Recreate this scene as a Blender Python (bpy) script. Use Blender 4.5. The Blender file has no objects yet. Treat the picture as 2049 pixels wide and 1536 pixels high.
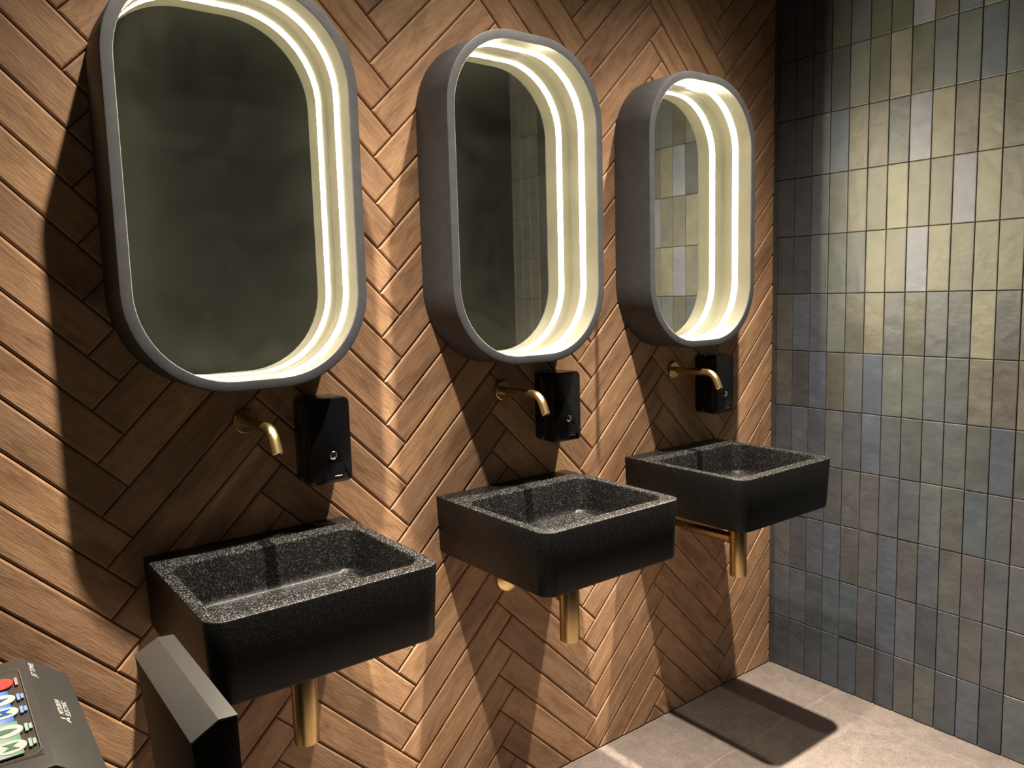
import bpy, bmesh, math, random
from mathutils import Vector, Matrix
random.seed(7)
scene = bpy.context.scene
COL = scene.collection
PI = math.pi
S2 = math.sqrt(2.0)

# ------------------------------------------------------------------ camera
cam_d = bpy.data.cameras.new('camera')
cam = bpy.data.objects.new('camera', cam_d)
COL.objects.link(cam)
yaw, pitch, roll = 0.9213, -0.1151, -0.0274
d = Vector((math.cos(pitch)*math.cos(yaw), math.cos(pitch)*math.sin(yaw), math.sin(pitch)))
r0 = Vector((math.sin(yaw), -math.cos(yaw), 0)); u0 = r0.cross(d)
r = math.cos(roll)*r0 + math.sin(roll)*u0
u = -math.sin(roll)*r0 + math.cos(roll)*u0
M = Matrix(((r.x, u.x, -d.x, -2.51), (r.y, u.y, -d.y, -1.7054), (r.z, u.z, -d.z, 1.4416), (0, 0, 0, 1)))
cam.matrix_world = M
cam_d.sensor_width = 36.0
cam_d.lens = 36.0*1562.9/2049.0
cam_d.clip_start = 0.02
scene.camera = cam

# ------------------------------------------------------------------ world, lights, exposure
w = bpy.data.worlds.new('world'); scene.world = w; w.use_nodes = True
w.node_tree.nodes['Background'].inputs[0].default_value = (0.9, 0.95, 1.0, 1)
w.node_tree.nodes['Background'].inputs[1].default_value = 0.02
SPOT_POWER, SPOT_COL = 500.0, (1.0, 0.88, 0.74)
SPOT_SIZE, SPOT_BLEND, SPOT_SIGMA = math.radians(130), 0.3, math.radians(14.4)   # reflector lamp, about 34 degrees full width at half maximum
LED_STRENGTH, LED_COL = 40.0, (1.0, 0.90, 0.62, 1)
vs = scene.view_settings
vs.view_transform = 'Standard'; vs.look = 'None'; vs.gamma = 1.0; vs.use_curve_mapping = False
vs.exposure = 1.0

# ------------------------------------------------------------------ material helpers
def new_mat(name):
    m = bpy.data.materials.new(name); m.use_nodes = True
    nt = m.node_tree
    b = nt.nodes['Principled BSDF']
    return m, nt, b
def N(nt, typ, **kw):
    n = nt.nodes.new(typ)
    for k, v in kw.items():
        if k.startswith('i_'):
            n.inputs[int(k[2:])].default_value = v
        else:
            setattr(n, k, v)
    return n
def simple(name, col, rough=0.5, metal=0.0, spec=0.5, coat=0.0):
    m, nt, b = new_mat(name)
    b.inputs['Base Color'].default_value = (*col, 1)
    b.inputs['Roughness'].default_value = rough
    b.inputs['Metallic'].default_value = metal
    b.inputs['Specular IOR Level'].default_value = spec
    b.inputs['Coat Weight'].default_value = coat
    return m
def ramp(nt, stops):
    n = nt.nodes.new('ShaderNodeValToRGB')
    el = n.color_ramp.elements
    el[0].position, el[0].color = stops[0][0], (*stops[0][1], 1)
    el[1].position, el[1].color = stops[1][0], (*stops[1][1], 1)
    for p, c in stops[2:]:
        e = el.new(p); e.color = (*c, 1)
    return n
def obj_coords(nt, scale, randomize=True):
    tc = N(nt, 'ShaderNodeTexCoord'); L = nt.links
    mp = N(nt, 'ShaderNodeMapping'); mp.inputs['Scale'].default_value = scale
    if randomize:
        oi = N(nt, 'ShaderNodeObjectInfo')
        mul = N(nt, 'ShaderNodeMath', operation='MULTIPLY'); mul.inputs[1].default_value = 57.0
        L.new(oi.outputs['Random'], mul.inputs[0])
        add = N(nt, 'ShaderNodeVectorMath', operation='ADD')
        L.new(tc.outputs['Object'], add.inputs[0]); L.new(mul.outputs[0], add.inputs[1])
        L.new(add.outputs[0], mp.inputs['Vector'])
    else:
        L.new(tc.outputs['Object'], mp.inputs['Vector'])
    return mp
def bump_to(nt, b, src, strength, dist, prev=None):
    bp = N(nt, 'ShaderNodeBump'); bp.inputs['Strength'].default_value = strength; bp.inputs['Distance'].default_value = dist
    nt.links.new(src, bp.inputs['Height'])
    if prev is not None: nt.links.new(prev.outputs[0], bp.inputs['Normal'])
    nt.links.new(bp.outputs[0], b.inputs['Normal'])
    return bp

def mat_wood():
    m, nt, b = new_mat('wood_plank_tile'); L = nt.links
    mp = obj_coords(nt, (4.0, 15, 15))
    n1 = N(nt, 'ShaderNodeTexNoise'); n1.inputs['Scale'].default_value = 1.6; n1.inputs['Detail'].default_value = 6; n1.inputs['Roughness'].default_value = 0.62; n1.inputs['Distortion'].default_value = 0.6
    L.new(mp.outputs[0], n1.inputs['Vector'])
    mp2 = obj_coords(nt, (14, 110, 110))
    n2 = N(nt, 'ShaderNodeTexNoise'); n2.inputs['Scale'].default_value = 1.5; n2.inputs['Detail'].default_value = 4; n2.inputs['Roughness'].default_value = 0.6; n2.inputs['Distortion'].default_value = 1.2
    L.new(mp2.outputs[0], n2.inputs['Vector'])
    r1 = ramp(nt, [(0.30, (0.27, 0.156, 0.086)), (0.72, (0.54, 0.338, 0.195)), (0.5, (0.43, 0.257, 0.143))])
    L.new(n1.outputs['Fac'], r1.inputs[0])
    r2 = ramp(nt, [(0.30, (0.62, 0.60, 0.58)), (0.62, (1.06, 1.06, 1.06))])
    L.new(n2.outputs['Fac'], r2.inputs[0])
    mx = N(nt, 'ShaderNodeMixRGB', blend_type='MULTIPLY'); mx.inputs[0].default_value = 0.6
    L.new(r1.outputs[0], mx.inputs[1]); L.new(r2.outputs[0], mx.inputs[2])
    oi = N(nt, 'ShaderNodeObjectInfo')
    r3 = ramp(nt, [(0.0, (0.74, 0.72, 0.74)), (1.0, (1.12, 1.10, 1.04)), (0.5, (0.98, 0.95, 0.95))])
    L.new(oi.outputs['Random'], r3.inputs[0])
    mx2 = N(nt, 'ShaderNodeMixRGB', blend_type='MULTIPLY'); mx2.inputs[0].default_value = 1.0
    L.new(mx.outputs[0], mx2.inputs[1]); L.new(r3.outputs[0], mx2.inputs[2])
    L.new(mx2.outputs[0], b.inputs['Base Color'])
    b.inputs['Roughness'].default_value = 0.50
    b.inputs['Specular IOR Level'].default_value = 0.35
    bp = bump_to(nt, b, n2.outputs['Fac'], 0.6, 0.0014)
    bump_to(nt, b, n1.outputs['Fac'], 0.3, 0.004, bp)
    return m
def mat_tile():
    m, nt, b = new_mat('glazed_tile'); L = nt.links
    oi = N(nt, 'ShaderNodeObjectInfo')
    mp = obj_coords(nt, (1, 1, 1))
    n1 = N(nt, 'ShaderNodeTexNoise'); n1.inputs['Scale'].default_value = 14; n1.inputs['Detail'].default_value = 5; n1.inputs['Roughness'].default_value = 0.6
    L.new(mp.outputs[0], n1.inputs['Vector'])
    r1 = ramp(nt, [(0.28, (0.78, 0.78, 0.80)), (0.75, (1.18, 1.16, 1.12))])
    L.new(n1.outputs['Fac'], r1.inputs[0])
    mx = N(nt, 'ShaderNodeMixRGB', blend_type='MULTIPLY'); mx.inputs[0].default_value = 1
    L.new(oi.outputs['Color'], mx.inputs[1]); L.new(r1.outputs[0], mx.inputs[2])
    L.new(mx.outputs[0], b.inputs['Base Color'])
    n2 = N(nt, 'ShaderNodeTexNoise'); n2.inputs['Scale'].default_value = 22; n2.inputs['Detail'].default_value = 2
    L.new(mp.outputs[0], n2.inputs['Vector'])
    rr = N(nt, 'ShaderNodeMapRange'); rr.inputs['To Min'].default_value = 0.30; rr.inputs['To Max'].default_value = 0.48
    L.new(n1.outputs['Fac'], rr.inputs['Value']); L.new(rr.outputs[0], b.inputs['Roughness'])
    b.inputs['Specular IOR Level'].default_value = 0.5
    bump_to(nt, b, n2.outputs['Fac'], 0.5, 0.006)
    return m
def mat_floor():
    m, nt, b = new_mat('stone_floor_tile'); L = nt.links
    mp = obj_coords(nt, (1, 1, 1))
    n1 = N(nt, 'ShaderNodeTexNoise'); n1.inputs['Scale'].default_value = 16; n1.inputs['Detail'].default_value = 8; n1.inputs['Roughness'].default_value = 0.7; n1.inputs['Distortion'].default_value = 1.0
    L.new(mp.outputs[0], n1.inputs['Vector'])
    r1 = ramp(nt, [(0.3, (0.118, 0.097, 0.083)), (0.72, (0.205, 0.170, 0.146))])
    L.new(n1.outputs['Fac'], r1.inputs[0])
    n2 = N(nt, 'ShaderNodeTexNoise'); n2.inputs['Scale'].default_value = 160; n2.inputs['Detail'].default_value = 3
    L.new(mp.outputs[0], n2.inputs['Vector'])
    r2 = ramp(nt, [(0.35, (0.82, 0.82, 0.82)), (0.68, (1.15, 1.15, 1.15))])
    L.new(n2.outputs['Fac'], r2.inputs[0])
    mx = N(nt, 'ShaderNodeMixRGB', blend_type='MULTIPLY'); mx.inputs[0].default_value = 1
    L.new(r1.outputs[0], mx.inputs[1]); L.new(r2.outputs[0], mx.inputs[2])
    L.new(mx.outputs[0], b.inputs['Base Color'])
    b.inputs['Roughness'].default_value = 0.6
    bump_to(nt, b, n2.outputs['Fac'], 0.2, 0.001)
    return m
def mat_basin(name, fleck):
    m, nt, b = new_mat(name); L = nt.links
    mp = obj_coords(nt, (1, 1, 1), False)
    v = N(nt, 'ShaderNodeTexVoronoi'); v.inputs['Scale'].default_value = 560
    L.new(mp.outputs[0], v.inputs['Vector'])
    sep = N(nt, 'ShaderNodeSeparateColor'); L.new(v.outputs['Color'], sep.inputs[0])
    r1 = ramp(nt, [(0.64, (0.0035, 0.0035, 0.0035)), (0.97, (fleck, fleck*0.96, fleck*0.91)), (0.82, (fleck*0.14+0.002,)*3)])
    L.new(sep.outputs[0], r1.inputs[0]); L.new(r1.outputs[0], b.inputs['Base Color'])
    r2 = N(nt, 'ShaderNodeMapRange'); r2.inputs['To Min'].default_value = 0.28; r2.inputs['To Max'].default_value = 0.45
    L.new(sep.outputs[1], r2.inputs['Value']); L.new(r2.outputs[0], b.inputs['Roughness'])
    b.inputs['Specular IOR Level'].default_value = 0.22
    n = N(nt, 'ShaderNodeTexNoise'); n.inputs['Scale'].default_value = 500; L.new(mp.outputs[0], n.inputs['Vector'])
    bump_to(nt, b, n.outputs['Fac'], 0.25, 0.0006)
    return m
def mat_brass(name, col, rough):
    m, nt, b = new_mat(name); L = nt.links
    mp = obj_coords(nt, (220, 220, 12), False)
    n = N(nt, 'ShaderNodeTexNoise'); n.inputs['Scale'].default_value = 1.0; n.inputs['Detail'].default_value = 2; L.new(mp.outputs[0], n.inputs['Vector'])
    b.inputs['Base Color'].default_value = (*col, 1); b.inputs['Metallic'].default_value = 1
    rr = N(nt, 'ShaderNodeMapRange'); rr.inputs['To Min'].default_value = rough-0.03; rr.inputs['To Max'].default_value = rough+0.05
    L.new(n.outputs['Fac'], rr.inputs['Value']); L.new(rr.outputs[0], b.inputs['Roughness'])
    return m
def mat_glass():
    # silvered mirror with a thin film of dust and wiped smears
    m, nt, b = new_mat('smeared_mirror'); L = nt.links
    b.inputs['Base Color'].default_value = (0.84, 0.87, 0.83, 1); b.inputs['Metallic'].default_value = 1; b.inputs['Roughness'].default_value = 0.015
    mp = obj_coords(nt, (1, 1, 1))
    n1 = N(nt, 'ShaderNodeTexNoise'); n1.inputs['Scale'].default_value = 7; n1.inputs['Detail'].default_value = 6; n1.inputs['Distortion'].default_value = 1.5
    L.new(mp.outputs[0], n1.inputs['Vector'])
    r1 = N(nt, 'ShaderNodeMapRange'); r1.inputs['From Min'].default_value = 0.35; r1.inputs['From Max'].default_value = 0.75
    r1.inputs['To Min'].default_value = 0.0045; r1.inputs['To Max'].default_value = 0.0085
    L.new(n1.outputs['Fac'], r1.inputs['Value'])
    df = N(nt, 'ShaderNodeBsdfDiffuse'); df.inputs[0].default_value = (0.75, 0.75, 0.68, 1)
    mx = N(nt, 'ShaderNodeMixShader')
    L.new(r1.outputs[0], mx.inputs[0]); L.new(b.outputs[0], mx.inputs[1]); L.new(df.outputs[0], mx.inputs[2])
    L.new(mx.outputs[0], nt.nodes['Material Output'].inputs['Surface'])
    return m
def mat_emit(name, col, s):
    m = bpy.data.materials.new(name); m.use_nodes = True; nt = m.node_tree
    nt.nodes.remove(nt.nodes['Principled BSDF'])
    e = N(nt, 'ShaderNodeEmission'); e.inputs[0].default_value = col; e.inputs[1].default_value = s
    nt.links.new(e.outputs[0], nt.nodes['Material Output'].inputs['Surface'])
    return m
def mat_noisy(name, c0, c1, scale, rough, spec=0.4):
    m, nt, b = new_mat(name); L = nt.links
    mp = obj_coords(nt, (1, 1, 1))
    n1 = N(nt, 'ShaderNodeTexNoise'); n1.inputs['Scale'].default_value = scale; n1.inputs['Detail'].default_value = 5
    L.new(mp.outputs[0], n1.inputs['Vector'])
    r1 = ramp(nt, [(0.3, c0), (0.7, c1)]); L.new(n1.outputs['Fac'], r1.inputs[0]); L.new(r1.outputs[0], b.inputs['Base Color'])
    b.inputs['Roughness'].default_value = rough; b.inputs['Specular IOR Level'].default_value = spec
    return m

WOOD = mat_wood(); TILE = mat_tile(); FLOOR = mat_floor(); BASIN = mat_basin('black_flecked_stone', 0.11); BASIN_SIDE = mat_basin('black_stone_outer_faces', 0.014); BASIN_IN = mat_basin('black_stone_bowl', 0.042)
BRASS = simple('satin_brass', (0.76, 0.56, 0.27), 0.27, 1.0)
BRASS_D = mat_brass('brushed_brass_pipe', (0.50, 0.35, 0.165), 0.27)
GLASS = mat_glass(); LED = mat_emit('led_strip_light', LED_COL, LED_STRENGTH)
FRAME = mat_noisy('charcoal_metal', (0.041, 0.042, 0.045), (0.053, 0.054, 0.058), 30, 0.5)
LINING = mat_noisy('cream_lining', (0.076, 0.069, 0.051), (0.096, 0.087, 0.066), 9, 0.35)
GROUT_W = mat_noisy('brown_grout', (0.10, 0.065, 0.04), (0.14, 0.09, 0.055), 60, 0.9, 0.1)
GROUT_T = mat_noisy('dark_grout', (0.060, 0.052, 0.042), (0.085, 0.075, 0.06), 60, 0.9, 0.1)
GROUT_F = mat_noisy('pale_grout', (0.25, 0.215, 0.18), (0.31, 0.27, 0.23), 60, 0.9, 0.1)
DARK = mat_noisy('dark_paint', (0.018, 0.019, 0.018), (0.024, 0.025, 0.024), 6, 0.6)
PLASTIC = simple('gloss_black_plastic', (0.006, 0.006, 0.007), 0.16, 0, 0.5)
PLASTIC_M = simple('satin_black_plastic', (0.045, 0.044, 0.042), 0.42, 0, 0.4)
DRYER = mat_noisy('charcoal_plastic', (0.021, 0.020, 0.0185), (0.025, 0.0235, 0.0215), 200, 0.40)
DRYER_L = mat_noisy('label_film', (0.030, 0.026, 0.023), (0.034, 0.029, 0.026), 200, 0.3)
SLOT = simple('satin_black_slot', (0.006, 0.006, 0.006), 0.5, 0, 0.12)
CHROME = simple('chrome', (0.75, 0.72, 0.72), 0.15, 1.0)
BLACKHOLE = simple('black_rubber', (0.01, 0.01, 0.01), 0.7)

# ------------------------------------------------------------------ mesh helpers
def link(name, me, mat, parent=None):
    o = bpy.data.objects.new(name, me); COL.objects.link(o)
    if mat is not None and len(me.materials) == 0: me.materials.append(mat)
    if parent is not None: o.parent = parent
    return o
def from_bm(bm, name, smooth=False):
    me = bpy.data.meshes.new(name); bmesh.ops.recalc_face_normals(bm, faces=bm.faces[:]); bm.to_mesh(me); bm.free()
    if smooth:
        for p in me.polygons: p.use_smooth = True
        try: me.set_sharp_from_angle(angle=math.radians(35))
        except Exception: pass
    return me
def empty(name, loc, rz=0):
    o = bpy.data.objects.new(name, None); COL.objects.link(o); o.location = loc; o.rotation_euler = (0, 0, rz)
    o.empty_display_size = 0.05
    return o
def tag(o, label=None, cat=None, group=None, kind=None):
    if label: o['label'] = label
    if cat: o['category'] = cat
    if group: o['group'] = group
    if kind: o['kind'] = kind
    return o
def box_bm(x0, x1, y0, y1, z0, z1, bev=0.0, seg=1):
    bm = bmesh.new()
    vs_ = [bm.verts.new((x, y, z)) for x in (x0, x1) for y in (y0, y1) for z in (z0, z1)]
    for f in ((0, 1, 3, 2), (4, 6, 7, 5), (0, 4, 5, 1), (2, 3, 7, 6), (0, 2, 6, 4), (1, 5, 7, 3)):
        bm.faces.new([vs_[i] for i in f])
    if bev > 0: bmesh.ops.bevel(bm, geom=bm.edges[:], offset=bev, segments=seg, affect='EDGES', profile=0.6)
    return bm
def box(name, x0, x1, y0, y1, z0, z1, mat, parent=None, bev=0.0, seg=1):
    return link(name, from_bm(box_bm(x0, x1, y0, y1, z0, z1, bev, seg), name, bev > 0), mat, parent)
def loft(loops, cap0=False, cap1=False, closed=True):
    bm = bmesh.new(); rings = [[bm.verts.new(p) for p in lp] for lp in loops]
    n = len(rings[0])
    for a, b in zip(rings[:-1], rings[1:]):
        for i in range(n):
            j = (i+1) % n
            bm.faces.new((a[i], a[j], b[j], b[i]))
    if cap0: bm.faces.new(rings[0])
    if cap1: bm.faces.new(rings[-1])
    if closed:
        a, b = rings[-1], rings[0]
        for i in range(n):
            j = (i+1) % n; bm.faces.new((a[i], a[j], b[j], b[i]))
    return bm
def rrect(x0, x1, z0, z1, rads, seg=10):
    """rounded rectangle; rads for corners (x1,z1),(x0,z1),(x0,z0),(x1,z0)"""
    if not isinstance(rads, (tuple, list)): rads = (rads,)*4
    out = []
    for q, (cx, cz, sx, sz) in enumerate(((x1, z1, -1, -1), (x0, z1, 1, -1), (x0, z0, 1, 1), (x1, z0, -1, 1))):
        R = rads[q]; ox, oz = cx+sx*R, cz+sz*R
        for k in range(seg+1):
            a = PI/2*q + PI/2*k/seg
            out.append((ox+R*math.cos(a), oz+R*math.sin(a)))
    return out
def tube_bm(path, rad, n=20, cap=True):
    """tube along a path that lies in one plane x = const"""
    loops = []
    for i, p in enumerate(path):
        p = Vector(p)
        t = (Vector(path[min(i+1, len(path)-1)])-Vector(path[max(i-1, 0)])).normalized()
        a = Vector((1, 0, 0)); 
        if abs(t.x) > 0.9: a = Vector((0, 1, 0))
        b = t.cross(a).normalized(); a = b.cross(t).normalized()
        rr = rad[i] if isinstance(rad, (list, tuple)) else rad
        loops.append([p+a*(rr*math.cos(2*PI*k/n))+b*(rr*math.sin(2*PI*k/n)) for k in range(n)])
    return loft(loops, cap, cap, False)
def tube(name, path, rad, mat, parent=None, n=20, cap=True):
    return link(name, from_bm(tube_bm(path, rad, n, cap), name, True), mat, parent)
def prism_bm(poly, axis, a0, a1, bev=0.0, seg=2):
    """extrude polygon; axis 'y': poly is (x,z); axis 'z': poly is (x,y)"""
    bm = bmesh.new()
    mk = (lambda p, t: (p[0], t, p[1])) if axis == 'y' else (lambda p, t: (p[0], p[1], t))
    A = [bm.verts.new(mk(p, a0)) for p in poly]; B = [bm.verts.new(mk(p, a1)) for p in poly]
    n = len(poly)
    for i in range(n): bm.faces.new((A[i], A[(i+1) % n], B[(i+1) % n], B[i]))
    bm.faces.new(A); bm.faces.new(B)
    if bev > 0: bmesh.ops.bevel(bm, geom=bm.edges[:], offset=bev, segments=seg, affect='EDGES', profile=0.6)
    return bm

# ------------------------------------------------------------------ room shell
ZF, ZC = 0.003, 2.74
XL, YB = -2.585, -3.1
YT = -1.62                      # the tiled wall ends here
# wood wall backing with herringbone planks
PL_T = 0.008
wb = box('wall_back', XL, 0.10, PL_T*0.72, 0.10, -0.05, ZC, GROUT_W); tag(wb, 'wall clad in brown wood-look planks laid in herringbone', None, None, 'structure')
W_, L_ = 0.0758, 0.4525
HX, HZ = -1.555, 0.324
GAP = 0.0011
def clip_poly(poly, fn):
    out = []
    for i in range(len(poly)):
        p, q = poly[i], poly[(i+1) % len(poly)]
        fp, fq = fn(p), fn(q)
        if fp >= 0: out.append(p)
        if (fp >= 0) != (fq >= 0):
            t = fp/(fp-fq); out.append((p[0]+(q[0]-p[0])*t, p[1]+(q[1]-p[1])*t))
    return out
def area(poly):
    return 0.5*abs(sum(poly[i][0]*poly[(i+1) % len(poly)][1]-poly[(i+1) % len(poly)][0]*poly[i][1] for i in range(len(poly))))
def plank_mesh(poly):
    bm = bmesh.new()
    c = (sum(p[0] for p in poly)/len(poly), sum(p[1] for p in poly)/len(poly))
    lo = [bm.verts.new((p[0], p[1], -PL_T)) for p in poly]
    up = [bm.verts.new((p[0], p[1], -0.0034)) for p in poly]
    bm.faces.new(lo[::-1])
    n = len(poly)
    for i in range(n): bm.faces.new((lo[i], lo[(i+1) % n], up[(i+1) % n], up[i]))
    def inset(dist):
        res = []
        for i in range(n):
            p0, p1, p2 = Vector(poly[i-1]), Vector(poly[i]), Vector(poly[(i+1) % n])
            e1 = (p1-p0).normalized(); e2 = (p2-p1).normalized()
            n1 = Vector((-e1.y, e1.x)); n2 = Vector((-e2.y, e2.x))
            s = n1+n2; k = dist/max(0.25, s.dot(n1)) if s.length > 1e-6 else dist
            res.append(p1+s*k)
        return res
    mid = [bm.verts.new((p.x, p.y, -0.0012)) for p in inset(0.0016)]
    top = [bm.verts.new((p.x, p.y, 0.0)) for p in inset(0.0046)]
    for A, B in ((up, mid), (mid, top)):
        for i in range(n): bm.faces.new((A[i], A[(i+1) % n], B[(i+1) % n], B[i]))
    bm.faces.new(top)
    me = bpy.data.meshes.new('plank'); bm.to_mesh(me); bm.free()
    for p in me.polygons: p.use_smooth = False
    return me
def ccw(poly):
    s = sum(poly[i][0]*poly[(i+1) % len(poly)][1]-poly[(i+1) % len(poly)][0]*poly[i][1] for i in range(len(poly)))
    return poly if s > 0 else poly[::-1]
full_plank = plank_mesh([(GAP, GAP), (L_-GAP, GAP), (L_-GAP, W_-GAP), (GAP, W_-GAP)])
X_MIN, X_MAX, Z_MIN, Z_MAX = -2.58, -0.0045, ZF+0.001, 2.62
fns = [lambda p: p[0]-X_MIN, lambda p: X_MAX-p[0], lambda p: p[1]-Z_MIN, lambda p: Z_MAX-p[1]]
n_pl = 0
for m_ in range(-4, 5):
    for k in range(-12, 36):
        for typ in 'AB':
            if typ == 'A':
                a0, b0 = k*W_+m_*L_, k*W_-m_*L_
                X = Vector((1, 0, 1))/S2; Y = Vector((-1, 0, 1))/S2; oa, ob = a0, b0
            else:
                a0, b0 = k*W_+m_*L_, (k+1)*W_-m_*L_
                X = Vector((-1, 0, 1))/S2; Y = Vector((-1, 0, -1))/S2; oa, ob = a0+W_, b0
            org = Vector((HX+(oa-ob)/S2, 0, HZ+(oa+ob)/S2))
            rect = [(GAP, GAP), (L_-GAP, GAP), (L_-GAP, W_-GAP), (GAP, W_-GAP)]
            wp = [org+X*p[0]+Y*p[1] for p in rect]
            if max(p.x for p in wp) < X_MIN or min(p.x for p in wp) > X_MAX or max(p.z for p in wp) < Z_MIN or min(p.z for p in wp) > Z_MAX: continue
            inside = all(X_MIN <= p.x <= X_MAX and Z_MIN <= p.z <= Z_MAX for p in wp)
            if inside: me = full_plank
            else:
                poly = [(p.x, p.z) for p in wp]
                for fn in fns:
                    if poly: poly = clip_poly(poly, fn)
                if len(poly) < 3 or area(poly) < 1.5e-4: continue
                loc = [((p[0]-org.x)*X.x+(p[1]-org.z)*X.z, (p[0]-org.x)*Y.x+(p[1]-org.z)*Y.z) for p in poly]
                cl = []
                for p in loc:
                    if not cl or (abs(p[0]-cl[-1][0])+abs(p[1]-cl[-1][1])) > 1e-5: cl.append(p)
                if len(cl) > 2 and (abs(cl[0][0]-cl[-1][0])+abs(cl[0][1]-cl[-1][1])) < 1e-5: cl.pop()
                if len(cl) < 3: continue
                me = plank_mesh(ccw(cl))
            o = link('plank', me, WOOD, wb)
            Z = Vector((0, -1, 0))
            dy = random.uniform(-0.0007, 0.0004)
            o.matrix_basis = Matrix(((X.x, Y.x, Z.x, org.x), (X.y, Y.y, Z.y, dy), (X.z, Y.z, Z.z, org.z), (0, 0, 0, 1)))
            n_pl += 1
# tiled wall
TP, TQ, TS, TZ0 = 0.0665, 0.202, 0.0121, 1.4119
wr = box('wall_right', 0.006, 0.12, YT, 0.008, -0.05, ZC, GROUT_T); tag(wr, 'wall of upright glazed tiles in mixed slate, olive and blue', None, None, 'structure')
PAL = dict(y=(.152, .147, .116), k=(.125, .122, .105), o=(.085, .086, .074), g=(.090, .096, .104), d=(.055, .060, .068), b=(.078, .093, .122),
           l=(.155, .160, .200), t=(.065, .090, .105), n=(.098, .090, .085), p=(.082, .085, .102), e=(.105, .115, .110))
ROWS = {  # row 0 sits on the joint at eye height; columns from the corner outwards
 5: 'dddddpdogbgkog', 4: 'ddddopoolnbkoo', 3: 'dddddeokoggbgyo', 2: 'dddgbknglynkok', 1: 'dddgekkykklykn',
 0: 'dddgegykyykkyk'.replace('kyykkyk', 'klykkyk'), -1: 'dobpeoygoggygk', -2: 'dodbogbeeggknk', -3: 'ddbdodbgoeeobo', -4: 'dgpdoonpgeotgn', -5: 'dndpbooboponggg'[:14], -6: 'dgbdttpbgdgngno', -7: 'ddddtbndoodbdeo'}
def tile_mesh(wd, ht):
    bm = bmesh.new(); hw, hh = wd/2, ht/2
    def ring(i, z): return [bm.verts.new((sx*(hw-i), sy*(hh-i), z)) for sx, sy in ((-1, -1), (1, -1), (1, 1), (-1, 1))]
    r0_, r1_, r2_, r3_ = ring(0, -0.009), ring(0, -0.0016), ring(0.0008, -0.0004), ring(0.0026, 0)
    for A, B in ((r0_, r1_), (r1_, r2_), (r2_, r3_)):
        for i in range(4): bm.faces.new((A[i], A[(i+1) % 4], B[(i+1) % 4], B[i]))
    bm.faces.new(r3_); bm.faces.new(r0_[::-1])
    me = bpy.data.meshes.new('tile'); bm.to_mesh(me); bm.free(); return me
tm_cache = {}
rest = bmesh.new()
ncol = int((-YT-TS)/TP)+1
for c in range(0, ncol+1):
    y0 = 0.0 if c == 0 else -(TS+(c-1)*TP)
    y1 = -(TS+c*TP)
    if y1 < YT: y1 = YT
    if y0-y1 < 0.004: continue
    for rw in range(-7, 6):
        z0, z1 = TZ0+rw*TQ, TZ0+(rw+1)*TQ
        z0 = max(z0, ZF); z1 = min(z1, ZC)
        if z1-z0 < 0.02: continue
        key = (round(y0-y1, 4), round(z1-z0, 4))
        if key not in tm_cache: tm_cache[key] = tile_mesh(y0-y1-0.0022, z1-z0-0.0022)
        # local x -> -y world, local y -> z, local z -> -x
        if c <= 21:
            o = link('tile', tm_cache[key], TILE, wr)
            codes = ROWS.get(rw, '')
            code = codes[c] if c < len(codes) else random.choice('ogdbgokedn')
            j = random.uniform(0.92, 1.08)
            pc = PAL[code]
            if rw <= -3: pc = tuple(0.6*v+0.4*q for v, q in zip(pc, (0.080, 0.091, 0.112)))    # lower courses blended towards one blue-grey tone
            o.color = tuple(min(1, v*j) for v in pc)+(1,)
            t1, t2 = random.gauss(0, 0.006), random.gauss(0, 0.004)
            o.matrix_basis = Matrix(((0, 0, -1, random.uniform(-0.0004, 0.0006)), (-1, 0, 0, (y0+y1)/2), (0, 1, 0, (z0+z1)/2), (0, 0, 0, 1))) @ Matrix.Rotation(t1, 4, 'X') @ Matrix.Rotation(t2, 4, 'Y')
        else:
            b2 = bmesh.new(); b2.from_mesh(tm_cache[key])
            b2.transform(Matrix(((0, 0, -1, 0), (-1, 0, 0, (y0+y1)/2), (0, 1, 0, (z0+z1)/2), (0, 0, 0, 1))))
            tmp = bpy.data.meshes.new('tmp'); b2.to_mesh(tmp); b2.free(); rest.from_mesh(tmp); bpy.data.meshes.remove(tmp)
me = bpy.data.meshes.new('tile_field'); rest.to_mesh(me); rest.free()
o = link('tile_field', me, TILE, wr); o.color = (.16, .16, .15, 1); o['kind'] = 'stuff'
# floor
fl = box('floor', XL-0.3, 1.3, YB, 0.02, -0.08, ZF-0.0012, GROUT_F); tag(fl, 'floor of large grey-beige stone tiles', None, None, 'structure')
FT = 0.607; g = 0.0014
rowsY = [(0.0, -0.277, -0.4125)] + [(-0.277-i*FT, -0.277-(i+1)*FT, -0.113-(0.3 if i % 2 else 0)) for i in range(4)]
for (ya, yb, xo) in rowsY:
    yb = max(yb, -2.7)
    for k in range(-5, 4):
        xa, xb = xo+k*FT, xo+(k+1)*FT
        if ya > -1.6: xb = min(xb, 0.0)
        xa, xb = max(xa, XL), min(xb, 1.25)
        if xb-xa < 0.03 or ya-yb < 0.03: continue
        box('floor_tile', xa+g, xb-g, yb+g, ya-g, -0.006, ZF, FLOOR, fl, 0.0008)
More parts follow.
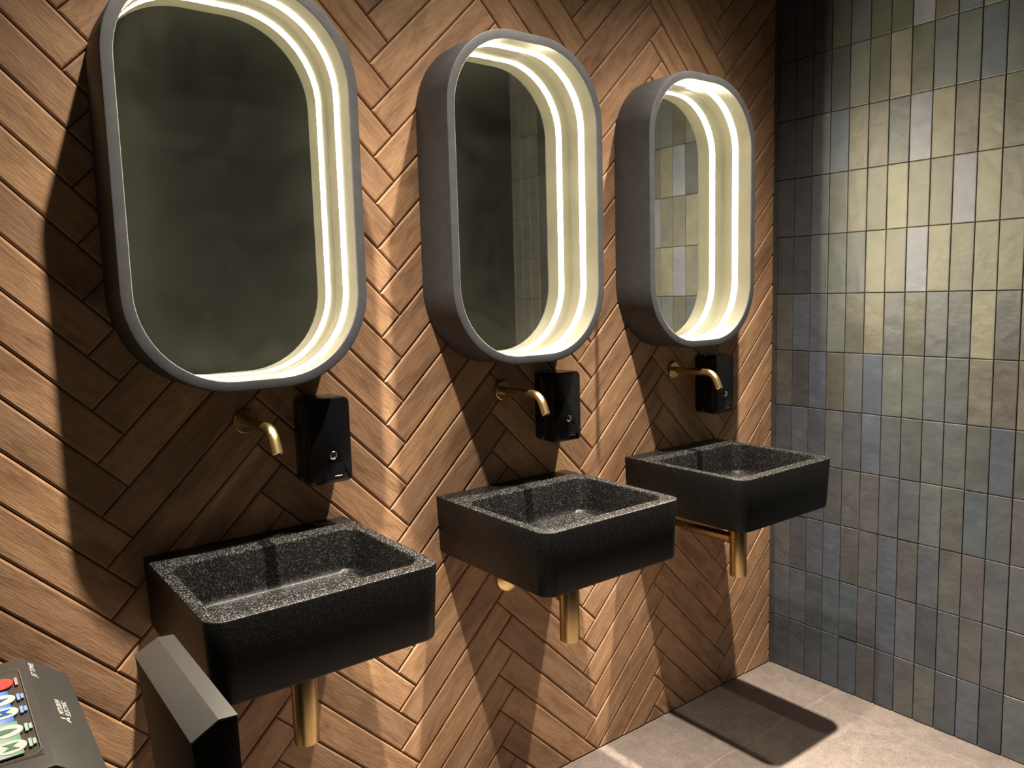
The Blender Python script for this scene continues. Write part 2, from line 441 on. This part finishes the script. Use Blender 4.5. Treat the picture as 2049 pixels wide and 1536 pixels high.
# baseboard-less; other walls and ceiling (behind and above the camera)
o = box('ceiling', XL-0.1, 1.35, YB, 0.10, ZC, ZC+0.1, DARK); tag(o, 'dark painted ceiling above the basins', None, None, 'structure')
o = box('wall_left', XL-0.10, XL, -1.02, 0.0, -0.05, ZC, DARK); tag(o, 'dark side wall carrying the hand dryer', None, None, 'structure')
o = box('wall_front', XL-0.4, 1.35, YB-0.1, YB, -0.05, ZC, DARK); tag(o, 'dark wall across the room from the basins', None, None, 'structure')
o = box('wall_far', 1.25, 1.35, YB, YT, -0.05, ZC, DARK); tag(o, 'dark wall beyond the end of the tiled wall', None, None, 'structure')
o = box('trim_1', -0.0035, 0.004, -0.006, 0.006, ZF, ZC, GROUT_T); tag(o, 'dark vertical corner joint between wood and tile walls', None, None, 'structure')

# ------------------------------------------------------------------ downlights above each basin
CX = (-1.957, -1.250, -0.556)
WHERE = ('nearest the hand dryer', 'in the middle of the row', 'nearest the tiled wall')
def beam_profile(ld):
    # intensity falls off from the beam axis like a reflector lamp (Gaussian in the angle)
    ld.use_nodes = True; nt = ld.node_tree; L = nt.links
    em = [n for n in nt.nodes if n.type == 'EMISSION'][0]
    tc = N(nt, 'ShaderNodeTexCoord'); nz = N(nt, 'ShaderNodeVectorMath', operation='NORMALIZE'); L.new(tc.outputs['Normal'], nz.inputs[0])
    sx = N(nt, 'ShaderNodeSeparateXYZ'); L.new(nz.outputs[0], sx.inputs[0])
    ab = N(nt, 'ShaderNodeMath', operation='ABSOLUTE'); L.new(sx.outputs[2], ab.inputs[0])
    ac = N(nt, 'ShaderNodeMath', operation='ARCCOSINE', use_clamp=False); L.new(ab.outputs[0], ac.inputs[0])
    sq = N(nt, 'ShaderNodeMath', operation='MULTIPLY'); L.new(ac.outputs[0], sq.inputs[0]); L.new(ac.outputs[0], sq.inputs[1])
    sc = N(nt, 'ShaderNodeMath', operation='MULTIPLY'); L.new(sq.outputs[0], sc.inputs[0]); sc.inputs[1].default_value = -0.5/SPOT_SIGMA**2
    ex = N(nt, 'ShaderNodeMath', operation='EXPONENT'); L.new(sc.outputs[0], ex.inputs[0])
    L.new(ex.outputs[0], em.inputs['Strength'])
def downlight(x, wh):
    t = empty('downlight', (x, -0.485, ZC))
    tag(t, 'round black ceiling downlight over the basin '+wh, 'light', 'downlights over the basins')
    n = 24
    def circ(r_, z): return [(r_*math.cos(2*PI*k/n), r_*math.sin(2*PI*k/n), z) for k in range(n)]
    bm = loft([circ(0.045, 0.0), circ(0.045, -0.004), circ(0.036, -0.004), circ(0.033, 0.0)], False, False, True)
    link('trim_ring', from_bm(bm, 'trim_ring', True), PLASTIC_M, t)
    ld = bpy.data.lights.new('spot', 'SPOT'); ld.energy = SPOT_POWER; ld.color = SPOT_COL; ld.spot_size = SPOT_SIZE; ld.spot_blend = SPOT_BLEND; ld.shadow_soft_size = 0.018
    beam_profile(ld)
    lo = bpy.data.objects.new('spot_lamp', ld); COL.objects.link(lo); lo.parent = t; lo.location = (0, 0, -0.02)
for x, wh in zip((-1.955, -1.255, -0.585), WHERE): downlight(x, wh)

# ------------------------------------------------------------------ mirrors
MW, MH, MR, MD, MT = 0.496, 0.818, 0.20, 0.14, 0.022
MZ = 1.670; MX = (-1.961, -1.240, -0.561); MY = -0.032
def loop3(ins, y, seg=14):
    return [(p[0], y, p[1]) for p in rrect(-MW/2+ins, MW/2-ins, MZ-MH/2+ins, MZ+MH/2-ins, MR-ins*0.9, seg)]
def mirror(x, label):
    t = empty('wall_mirror', (x, 0, 0)); tag(t, label, 'mirror', 'oblong lit mirrors above the basins')
    bm = loft([loop3(0, 0.0), loop3(0, -MD+0.003), loop3(0.0008, -MD+0.0008), loop3(0.003, -MD), loop3(MT-0.0015, -MD), loop3(MT, -MD+0.0015), loop3(MT, -MD+0.004)], closed=False)
    o = link('frame', from_bm(bm, 'frame', True), FRAME, t); o['label'] = 'deep charcoal box frame'
    bm = loft([loop3(MT, -MD+0.004), loop3(MT, MY-0.004), loop3(MT+0.0015, MY-0.003), loop3(MT+0.0015, MY)], closed=False)
    o = link('inner_lining', from_bm(bm, 'inner_lining', True), LINING, t); o['label'] = 'cream inner side wall lit by the strip'
    lp = [(p[0], MY, p[2]) for p in loop3(MT-0.001, 0)]
    bm = bmesh.new(); f = bm.faces.new([bm.verts.new(p) for p in lp])
    ex = bmesh.ops.extrude_face_region(bm, geom=[f]); bmesh.ops.translate(bm, verts=[v for v in ex['geom'] if isinstance(v, bmesh.types.BMVert)], vec=(0, 0.006, 0))
    o = link('mirror_glass', from_bm(bm, 'mirror_glass'), GLASS, t); o['label'] = 'smeared mirror glass set deep in the frame'
    y0, y1 = -0.0890, -0.0680      # flat strip let into the side wall, light leaves its face
    bm = loft([loop3(MT+0.0003, y0), loop3(MT+0.0008, y0), loop3(MT+0.0010, y0+0.001), loop3(MT+0.0010, y1-0.001), loop3(MT+0.0008, y1), loop3(MT+0.0003, y1)], closed=True)
    o = link('led_strip', from_bm(bm, 'led_strip', True), LED, t); o['label'] = 'glowing warm white light strip'
    return t
mirror(MX[0], 'large oblong mirror with dark frame, cut off by the top of the photo')
mirror(MX[1], 'middle oblong mirror with lit inner rim, above the second basin')
mirror(MX[2], 'oblong mirror nearest the tiled wall, reflecting its tiles')

# ------------------------------------------------------------------ basins
BW, BD, BZ, BH = 0.447, 0.445, 0.924, 0.151
def bl(ins, z, taper=0.0):
    return [(p[0], p[1], z) for p in rrect(-BW/2+ins+taper, BW/2-ins-taper, -BD+ins+taper, -0.0005, (0.002, 0.002, max(0.004, 0.036-ins), max(0.004, 0.036-ins)), 8)]
def il(ins, z):
    return [(p[0], p[1], z) for p in rrect(-0.198+ins, 0.198-ins, -0.408+ins, -0.103-ins, 0.036, 8)]
def basin(x, label):
    loops = [bl(0.006, BZ-BH+0.0, 0.006), bl(0.0015, BZ-BH+0.0015, 0.006), bl(0, BZ-BH+0.006, 0.006), bl(0, BZ-0.004), bl(0.0012, BZ-0.0012), bl(0.004, BZ),
             il(-0.004, BZ), il(-0.0012, BZ-0.0012), il(0, BZ-0.004), il(0.006, BZ-0.078), il(0.0085, BZ-0.088), il(0.015, BZ-0.094)]
    bm = loft(loops, True, True, False)
    bm.faces.ensure_lookup_table(); n1 = len(loops[0])
    for i in range(4*n1): bm.faces[i].material_index = 1       # outer faces: the stone shows almost no flecks there
    for i in range(8*n1, 11*n1): bm.faces[i].material_index = 2     # bowl walls: flecks dimmer than on the rim
    me_ = from_bm(bm, 'wash_basin', True)
    for m_ in (BASIN, BASIN_SIDE, BASIN_IN): me_.materials.append(m_)
    o = link('wash_basin', me_, None); o.location = (x, 0, 0)
    tag(o, label, 'basin', 'black wall-hung basins')
    n = 20
    dr = tube('drain', [(0, -0.26, BZ-0.0945), (0, -0.26, BZ-0.091)], [0.026, 0.024], BRASS, o, n); dr['label'] = 'round brass drain in the basin floor'
    return o
basin(CX[0], 'black speckled stone basin nearest the camera, beside the hand dryer')
basin(CX[1], 'middle black speckled stone basin hung on the herringbone wall')
basin(CX[2], 'black speckled stone basin nearest the tiled wall')

# waste traps
def trap(x, label):
    t = empty('bottle_trap', (x, 0, 0)); tag(t, label, 'pipe', 'brass traps under the basins')
    y, rr = -0.262, 0.0255
    zt, zb = BZ-BH-0.0005, 0.558
    tube('tailpiece', [(0, y, zt), (0, y, zt-0.016), (0, y, zt-0.017)], [0.0235, 0.0235, 0.022], BRASS_D, t, 28)
    tube('trap_body', [(0, y, zt-0.0175), (0, y, zt-0.020), (0, y, zb+0.003), (0, y, zb+0.0008), (0, y, zb)], [rr-0.0015, rr, rr, rr-0.0008, rr-0.004], BRASS_D, t, 32)
    tube('outlet_pipe', [(0, y+0.02, 0.672), (0, -0.001, 0.666)], 0.0155, BRASS_D, t, 24)
    tube('pipe_collar', [(0, y+0.022, 0.672), (0, y+0.034, 0.672)], 0.019, BRASS_D, t, 24)
    tube('wall_flange', [(0, -0.0008, 0.655), (0, -0.009, 0.655), (0, -0.012, 0.655)], [0.041, 0.041, 0.036], BRASS, t, 32)
    tube('vent_cap', [(-0.022, y+0.012, zt-0.03), (-0.036, y+0.02, zt-0.03)], 0.008, BRASS, t, 16)
trap(CX[0], 'thick brass bottle trap under the basin by the hand dryer')
trap(CX[1], 'brass bottle trap hanging below the middle basin')
trap(CX[2], 'brass bottle trap with visible side pipe by the tiled wall')

# taps
def tap(x, label):
    t = empty('wall_tap', (x, 0, 1.180)); tag(t, label, 'tap', 'brass wall taps')
    tube('wall_rosette', [(0, -0.0008, 0), (0, -0.006, 0), (0, -0.0075, 0)], [0.0265, 0.0265, 0.0245], BRASS, t, 32)
    R, a_end, rt = 0.040, math.radians(64), 0.0112
    path = [(0, -0.006, 0.0), (0, -0.07, 0.0), (0, -0.138, 0.0)]
    for k in range(1, 11):
        a = a_end*k/10; path.append((0, -0.138-R*math.sin(a), -R+R*math.cos(a)))
    e = Vector(path[-1]); dr = Vector((0, -math.cos(a_end), -math.sin(a_end)))
    path += [tuple(e+dr*0.014), tuple(e+dr*0.0275), tuple(e+dr*0.0285)]
    rads = [rt]*(len(path)-1)+[rt-0.001]
    tube('spout', path, rads, BRASS, t, 24)
    q = e+dr*0.0286
    tube('aerator', [tuple(q), tuple(q+dr*0.001)], [0.0085, 0.008], CHROME, t, 20)
    tube('outlet_screen', [tuple(q+dr*0.0008), tuple(q+dr*0.0014)], [0.006, 0.0058], BLACKHOLE, t, 16)
tap(CX[0]+0.004, 'brass wall tap with bent spout, largest and nearest the camera')
tap(CX[1], 'brass wall tap with bent spout above the middle basin')
tap(CX[2]+0.004, 'brass wall tap with bent spout nearest the tiled wall')

# soap dispensers
def dispenser(x, label):
    t = empty('soap_dispenser', (x+0.164, 0, 1.027)); tag(t, label, 'soap dispenser', 'black soap dispensers beside the taps')
    hw, H = 0.0515, 0.195
    def lp(ins, y, r_): return [(p[0], y, p[1]) for p in rrect(-hw+ins, hw-ins, ins, H-ins, r_, 6)]
    bm = loft([lp(0.002, -0.0008, 0.012), lp(0.001, -0.004, 0.013), lp(0.001, -0.030, 0.013), lp(0.004, -0.033, 0.012)], True, True, False)
    o = link('back_housing', from_bm(bm, 'back_housing', True), PLASTIC, t)
    bm = loft([lp(0.005, -0.0325, 0.010), lp(0.005, -0.038, 0.010)], True, True, False)
    link('seam', from_bm(bm, 'seam', True), BLACKHOLE, t)
    bm = loft([lp(0.002, -0.037, 0.012), lp(0, -0.040, 0.013), lp(0, -0.076, 0.014), lp(0.0015, -0.0805, 0.0135), lp(0.005, -0.083, 0.012)], True, True, False)
    link('front_cover', from_bm(bm, 'front_cover', True), PLASTIC, t)
    bx, bz = 0.005, 0.064
    n = 20
    def circ(r_, y): return [(bx+r_*math.cos(2*PI*k/n), y, bz+r_*math.sin(2*PI*k/n)) for k in range(n)]
    bm = loft([circ(0.0095, -0.0825), circ(0.0095, -0.0845), circ(0.0082, -0.0858), circ(0.0045, -0.0868), circ(0.001, -0.0872)], True, True, False)
    o = link('lock_button', from_bm(bm, 'lock_button', True), CHROME, t); o['label'] = 'round chrome button'
    wd = box('level_window', bx-0.009, bx+0.023, -0.0845, -0.082, 0.010, 0.046, PLASTIC, t, 0.0012, 2)
    bar = box('window_bar', bx+0.001, bx+0.019, -0.0858, -0.084, 0.0155, 0.0172, CHROME, wd, 0.0003)
    tube('nozzle', [(0, -0.045, 0.001), (0, -0.045, -0.006)], [0.009, 0.007], PLASTIC_M, t, 16)
dispenser(CX[0], 'glossy black soap dispenser below the largest mirror, partly in light')
dispenser(CX[1], 'glossy black soap dispenser below the middle mirror')
dispenser(CX[2], 'black soap dispenser in shade nearest the tiled wall')

# ------------------------------------------------------------------ hand dryer
def hand_dryer():
    t = empty('hand_dryer', (-2.40, -0.59, 0.22)); tag(t, 'black upright hand dryer with open slot and coloured instruction panel', 'hand dryer')
    off = Vector((2.40, 0.59, -0.22))
    YN, YFAR = -0.762, -0.432
    def part(name, bm, mat, parent=t, smooth=True):
        bm.transform(Matrix.Translation(off)); return link(name, from_bm(bm, name, smooth), mat, parent)
    rear = [(XL+0.0005, 0.30), (XL+0.0005, 0.950), (-2.431, 0.946), (-2.378, 0.906), (-2.384, 0.880), (-2.384, 0.66), (-2.384, 0.30)]
    rb = part('rear_body', prism_bm(rear, 'y', YN, YFAR, 0.0035, 2), DRYER)
    lip = [(-2.288, 0.905), (-2.253, 0.9235), (-2.229, 0.9215), (-2.229, 0.9190), (-2.253, 0.9208), (-2.2873, 0.9028)]
    wallp = [(-2.2868, 0.9026), (-2.253, 0.9208), (-2.2292, 0.9190), (-2.226, 0.62), (-2.236, 0.32), (-2.262, 0.32), (-2.268, 0.66)]
    fp = part('front_panel', prism_bm(wallp, 'y', YN+0.0205, YFAR-0.0005, 0.0015, 2), SLOT); fp['label'] = 'black front wall of the slot'
    cap = part('top_cap', prism_bm(lip, 'y', YN+0.020, YFAR, 0.0007, 2), DRYER, fp); cap['label'] = 'charcoal cap with a sloped inner edge'
    tray = [(-2.388, 0.24), (-2.388, 0.66), (-2.266, 0.645), (-2.250, 0.24)]
    part('drip_tray', prism_bm(tray, 'y', YN+0.014, YFAR-0.002, 0.003, 2), PLASTIC)
    # instruction panel on the top face
    zt = lambda x: 0.950+(x-(XL))*(0.946-0.950)/(-2.431-XL)
    px0, px1, py0, py1 = -2.545, -2.4385, -0.731, -0.474
    pn = part('control_panel', prism_bm([(px0, py0), (px1, py0), (px1, py1), (px0, py1)], 'z', zt(px0)-0.004, zt(px1)+0.0012, 0.0006, 1), DRYER_L); pn['label'] = 'instruction panel with red, blue and green pictograms'
    zs = 0.9505
    ol = simple('panel_outline', (0.09, 0.077, 0.066), 0.4)
    def flat_poly(name, pts, mat, z, h=0.0004, parent=pn):
        return part(name, prism_bm(pts, 'z', z-0.0012, z+h), mat, parent, False)
    bmO = bmesh.new()
    A = rrect(px0+0.001, px1-0.001, py0+0.001, py1-0.001, 0.009, 5); B = rrect(px0+0.0018, px1-0.0018, py0+0.0018, py1-0.0018, 0.0084, 5)
    va = [bmO.verts.new((p[0], p[1], zs-0.0006)) for p in A]; vb = [bmO.verts.new((p[0], p[1], zs-0.0006)) for p in B]
    for i in range(len(va)): bmO.faces.new((va[i], va[(i+1) % len(va)], vb[(i+1) % len(vb)], vb[i]))
    for f in list(bmO.faces): pass
    ex = bmesh.ops.extrude_face_region(bmO, geom=bmO.faces[:]); bmesh.ops.translate(bmO, verts=[v for v in ex['geom'] if isinstance(v, bmesh.types.BMVert)], vec=(0, 0, 0.0004))
    part('panel_outline', bmO, ol, pn, False)
    def fade_mat(name, col):
        m, nt, b = new_mat(name); L = nt.links
        tc = N(nt, 'ShaderNodeTexCoord'); sx = N(nt, 'ShaderNodeSeparateXYZ'); L.new(tc.outputs['Object'], sx.inputs[0])
        mr = N(nt, 'ShaderNodeMapRange'); mr.inputs['From Min'].default_value = px0+2.40+0.058; mr.inputs['From Max'].default_value = px0+2.40+0.088
        L.new(sx.outputs[0], mr.inputs['Value'])
        rp = ramp(nt, [(0.0, (0.25, 0.265, 0.25)), (1.0, col)]); L.new(mr.outputs[0], rp.inputs[0]); L.new(rp.outputs[0], b.inputs['Base Color'])
        b.inputs['Roughness'].default_value = 0.35
        return m
    white = simple('panel_white', (0.26, 0.275, 0.255), 0.35)
    cols = [('red', (0.30, 0.030, 0.025), (0.26, 0.13, 0.11)), ('blue', (0.004, 0.085, 0.32), (0.11, 0.17, 0.30)), ('green', (0.075, 0.165, 0.095), (0.17, 0.23, 0.18))]
    # five pictograms, from the far end (wood wall) towards the camera
    xb1 = -2.456
    fm = [fade_mat('panel_'+c[0], c[1]) for c in cols]; tmx = [simple('print_'+c[0], c[2], 0.4) for c in cols]
    inkm = [simple('ink_'+c[0], tuple(0.55*v for v in c[1]), 0.4) for c in cols]
    edges = [-0.542, -0.637, -0.722]
    flat_poly('colour_band', [(-2.540, edges[0]), (-2.468, edges[0]), (-2.468, -0.486), (-2.540, -0.486)], white, zs)
    flat_poly('colour_band', [(-2.540, edges[1]), (xb1-0.002, edges[1]), (xb1-0.002, edges[0]-0.0003), (-2.540, edges[0]-0.0003)], fm[1], zs)
    flat_poly('colour_band', [(-2.540, edges[2]), (xb1, edges[2]), (xb1, edges[1]-0.0003), (-2.540, edges[1]-0.0003)], fm[2], zs)
    cy_ = [-0.519, -0.570, -0.609, -0.660, -0.701]
    rad = [0.0185, 0.0150, 0.0150, 0.0155, 0.0155]
    ci = [0, 1, 1, 2, 2]
    for i in range(5):
        cx_ = -2.4515-rad[i]+(0.0 if ci[i] else 0.002)
        n = 24; k_ = 1.0
        circ = lambda r_, c_=cx_, y_=cy_[i]: [(c_+r_*math.cos(2*PI*q/n), y_+r_*math.sin(2*PI*q/n)) for q in range(n)]
        ic = flat_poly('pictogram', circ(rad[i]), (simple('pictogram_red', cols[0][1], 0.4) if ci[i] == 0 else white), zs+0.0006)
        r_ = rad[i]*0.5
        y_ = cy_[i]
        if i == 0: shp = [[(cx_-r_*0.3, y_-r_), (cx_+r_*0.3, y_-r_), (cx_+r_*0.3, y_+r_), (cx_-r_*0.3, y_+r_)]]
        elif i == 1: shp = [[(cx_-r_, y_-r_*0.7), (cx_-r_*0.2, y_-r_*0.7), (cx_+r_, y_+r_*0.2), (cx_-r_, y_+r_*0.6)]]
        elif i == 2: shp = [[(cx_-r_, y_-r_), (cx_+r_, y_-r_), (cx_+r_*0.1, y_), (cx_+r_, y_+r_), (cx_-r_, y_+r_), (cx_-r_*0.1, y_)]]
        elif i == 3: shp = [[(cx_-r_, y_-r_*0.8), (cx_+r_*0.3, y_-r_*0.6), (cx_+r_*1.2, y_), (cx_+r_*0.3, y_+r_*0.6), (cx_-r_, y_+r_*0.8)]]
        else: shp = [[(cx_-r_, y_-r_), (cx_+r_, y_-r_), (cx_+r_*0.15, y_), (cx_+r_, y_+r_), (cx_-r_, y_+r_), (cx_-r_*0.15, y_)]]
        for s_ in shp: flat_poly('pictogram_sign', s_, (white if i == 0 else inkm[ci[i]]), zs+0.0012)
        # two lines of fine print under each sign (too small to read)
        x_ = cx_+rad[i]+0.0014
        for q, hl in enumerate((0.85, 0.6)):
            if i == 0 and q == 1: continue
            hw_ = rad[i]*hl*0.78
            flat_poly('caption', [(x_+q*0.0042, y_-hw_), (x_+q*0.0042+0.0034, y_-hw_), (x_+q*0.0042+0.0034, y_+hw_), (x_+q*0.0042, y_+hw_)], tmx[ci[i]], zs)
    # lettering on the slope, read by a person facing the slot
    ink = simple('silver_print', (0.32, 0.31, 0.285), 0.4)
    S0, S1 = Vector((-2.431, 0, 0.946)), Vector((-2.378, 0, 0.906))
    down = (S1-S0).normalized(); ny = Vector((0, 1, 0)); nrm = ny.cross(-down).normalized()
    def lettering(name, body, size, s, y, shear=0.0, wx=1.0):
        cu = bpy.data.curves.new(name, 'FONT'); cu.body = body; cu.size = size; cu.extrude = 0.0002; cu.shear = shear; cu.offset = size*0.012
        tmp = bpy.data.objects.new('tmp_text', cu); COL.objects.link(tmp)
        dg = bpy.context.evaluated_depsgraph_get(); mesh = bpy.data.meshes.new_from_object(tmp.evaluated_get(dg))
        bpy.data.objects.remove(tmp); bpy.data.curves.remove(cu)
        org = S0+down*s+Vector((0, y, 0))+nrm*0.0004
        mesh.transform(Matrix.Diagonal((wx, 1, 1, 1)))
        mesh.transform(Matrix(((ny.x, -down.x, nrm.x, org.x+off.x), (ny.y, -down.y, nrm.y, org.y+off.y), (ny.z, -down.z, nrm.z, org.z+off.z), (0, 0, 0, 1))))
        mesh.materials.clear(); return link(name, mesh, ink, rb)
    lettering('lettering', 'MITSUBISHI', 0.0092, 0.0335, -0.607, 0.0)
    lettering('lettering', 'ELECTRIC', 0.0092, 0.0425, -0.607, 0.0, 1.17)
    lettering('lettering', 'JET TOWEL', 0.0100, 0.0125, -0.497, 0.3)
    # three-diamond emblem at the near end of the lettering
    def rhomb(cs, cy, ang, ln=0.0092, wd=0.0046):
        a = Vector((math.cos(ang), math.sin(ang))); b = Vector((-math.sin(ang), math.cos(ang)))
        pts = [Vector((0, 0)), a*ln*0.5+b*wd*0.5, a*ln, a*ln*0.5-b*wd*0.5]
        bm = bmesh.new()
        V = []
        for h in (0.0, 0.0006):
            V.append([bm.verts.new(S0+down*(cs-p.y)+Vector((0, cy+p.x, 0))+nrm*h) for p in pts])
        bm.faces.new(V[0]); bm.faces.new(V[1])
        for i in range(4): bm.faces.new((V[0][i], V[0][(i+1) % 4], V[1][(i+1) % 4], V[1][i]))
        part('emblem', bm, ink, rb, False)
    for ang in (PI/2, PI/2+2*PI/3, PI/2+4*PI/3): rhomb(0.0350, -0.620, ang)
hand_dryer()
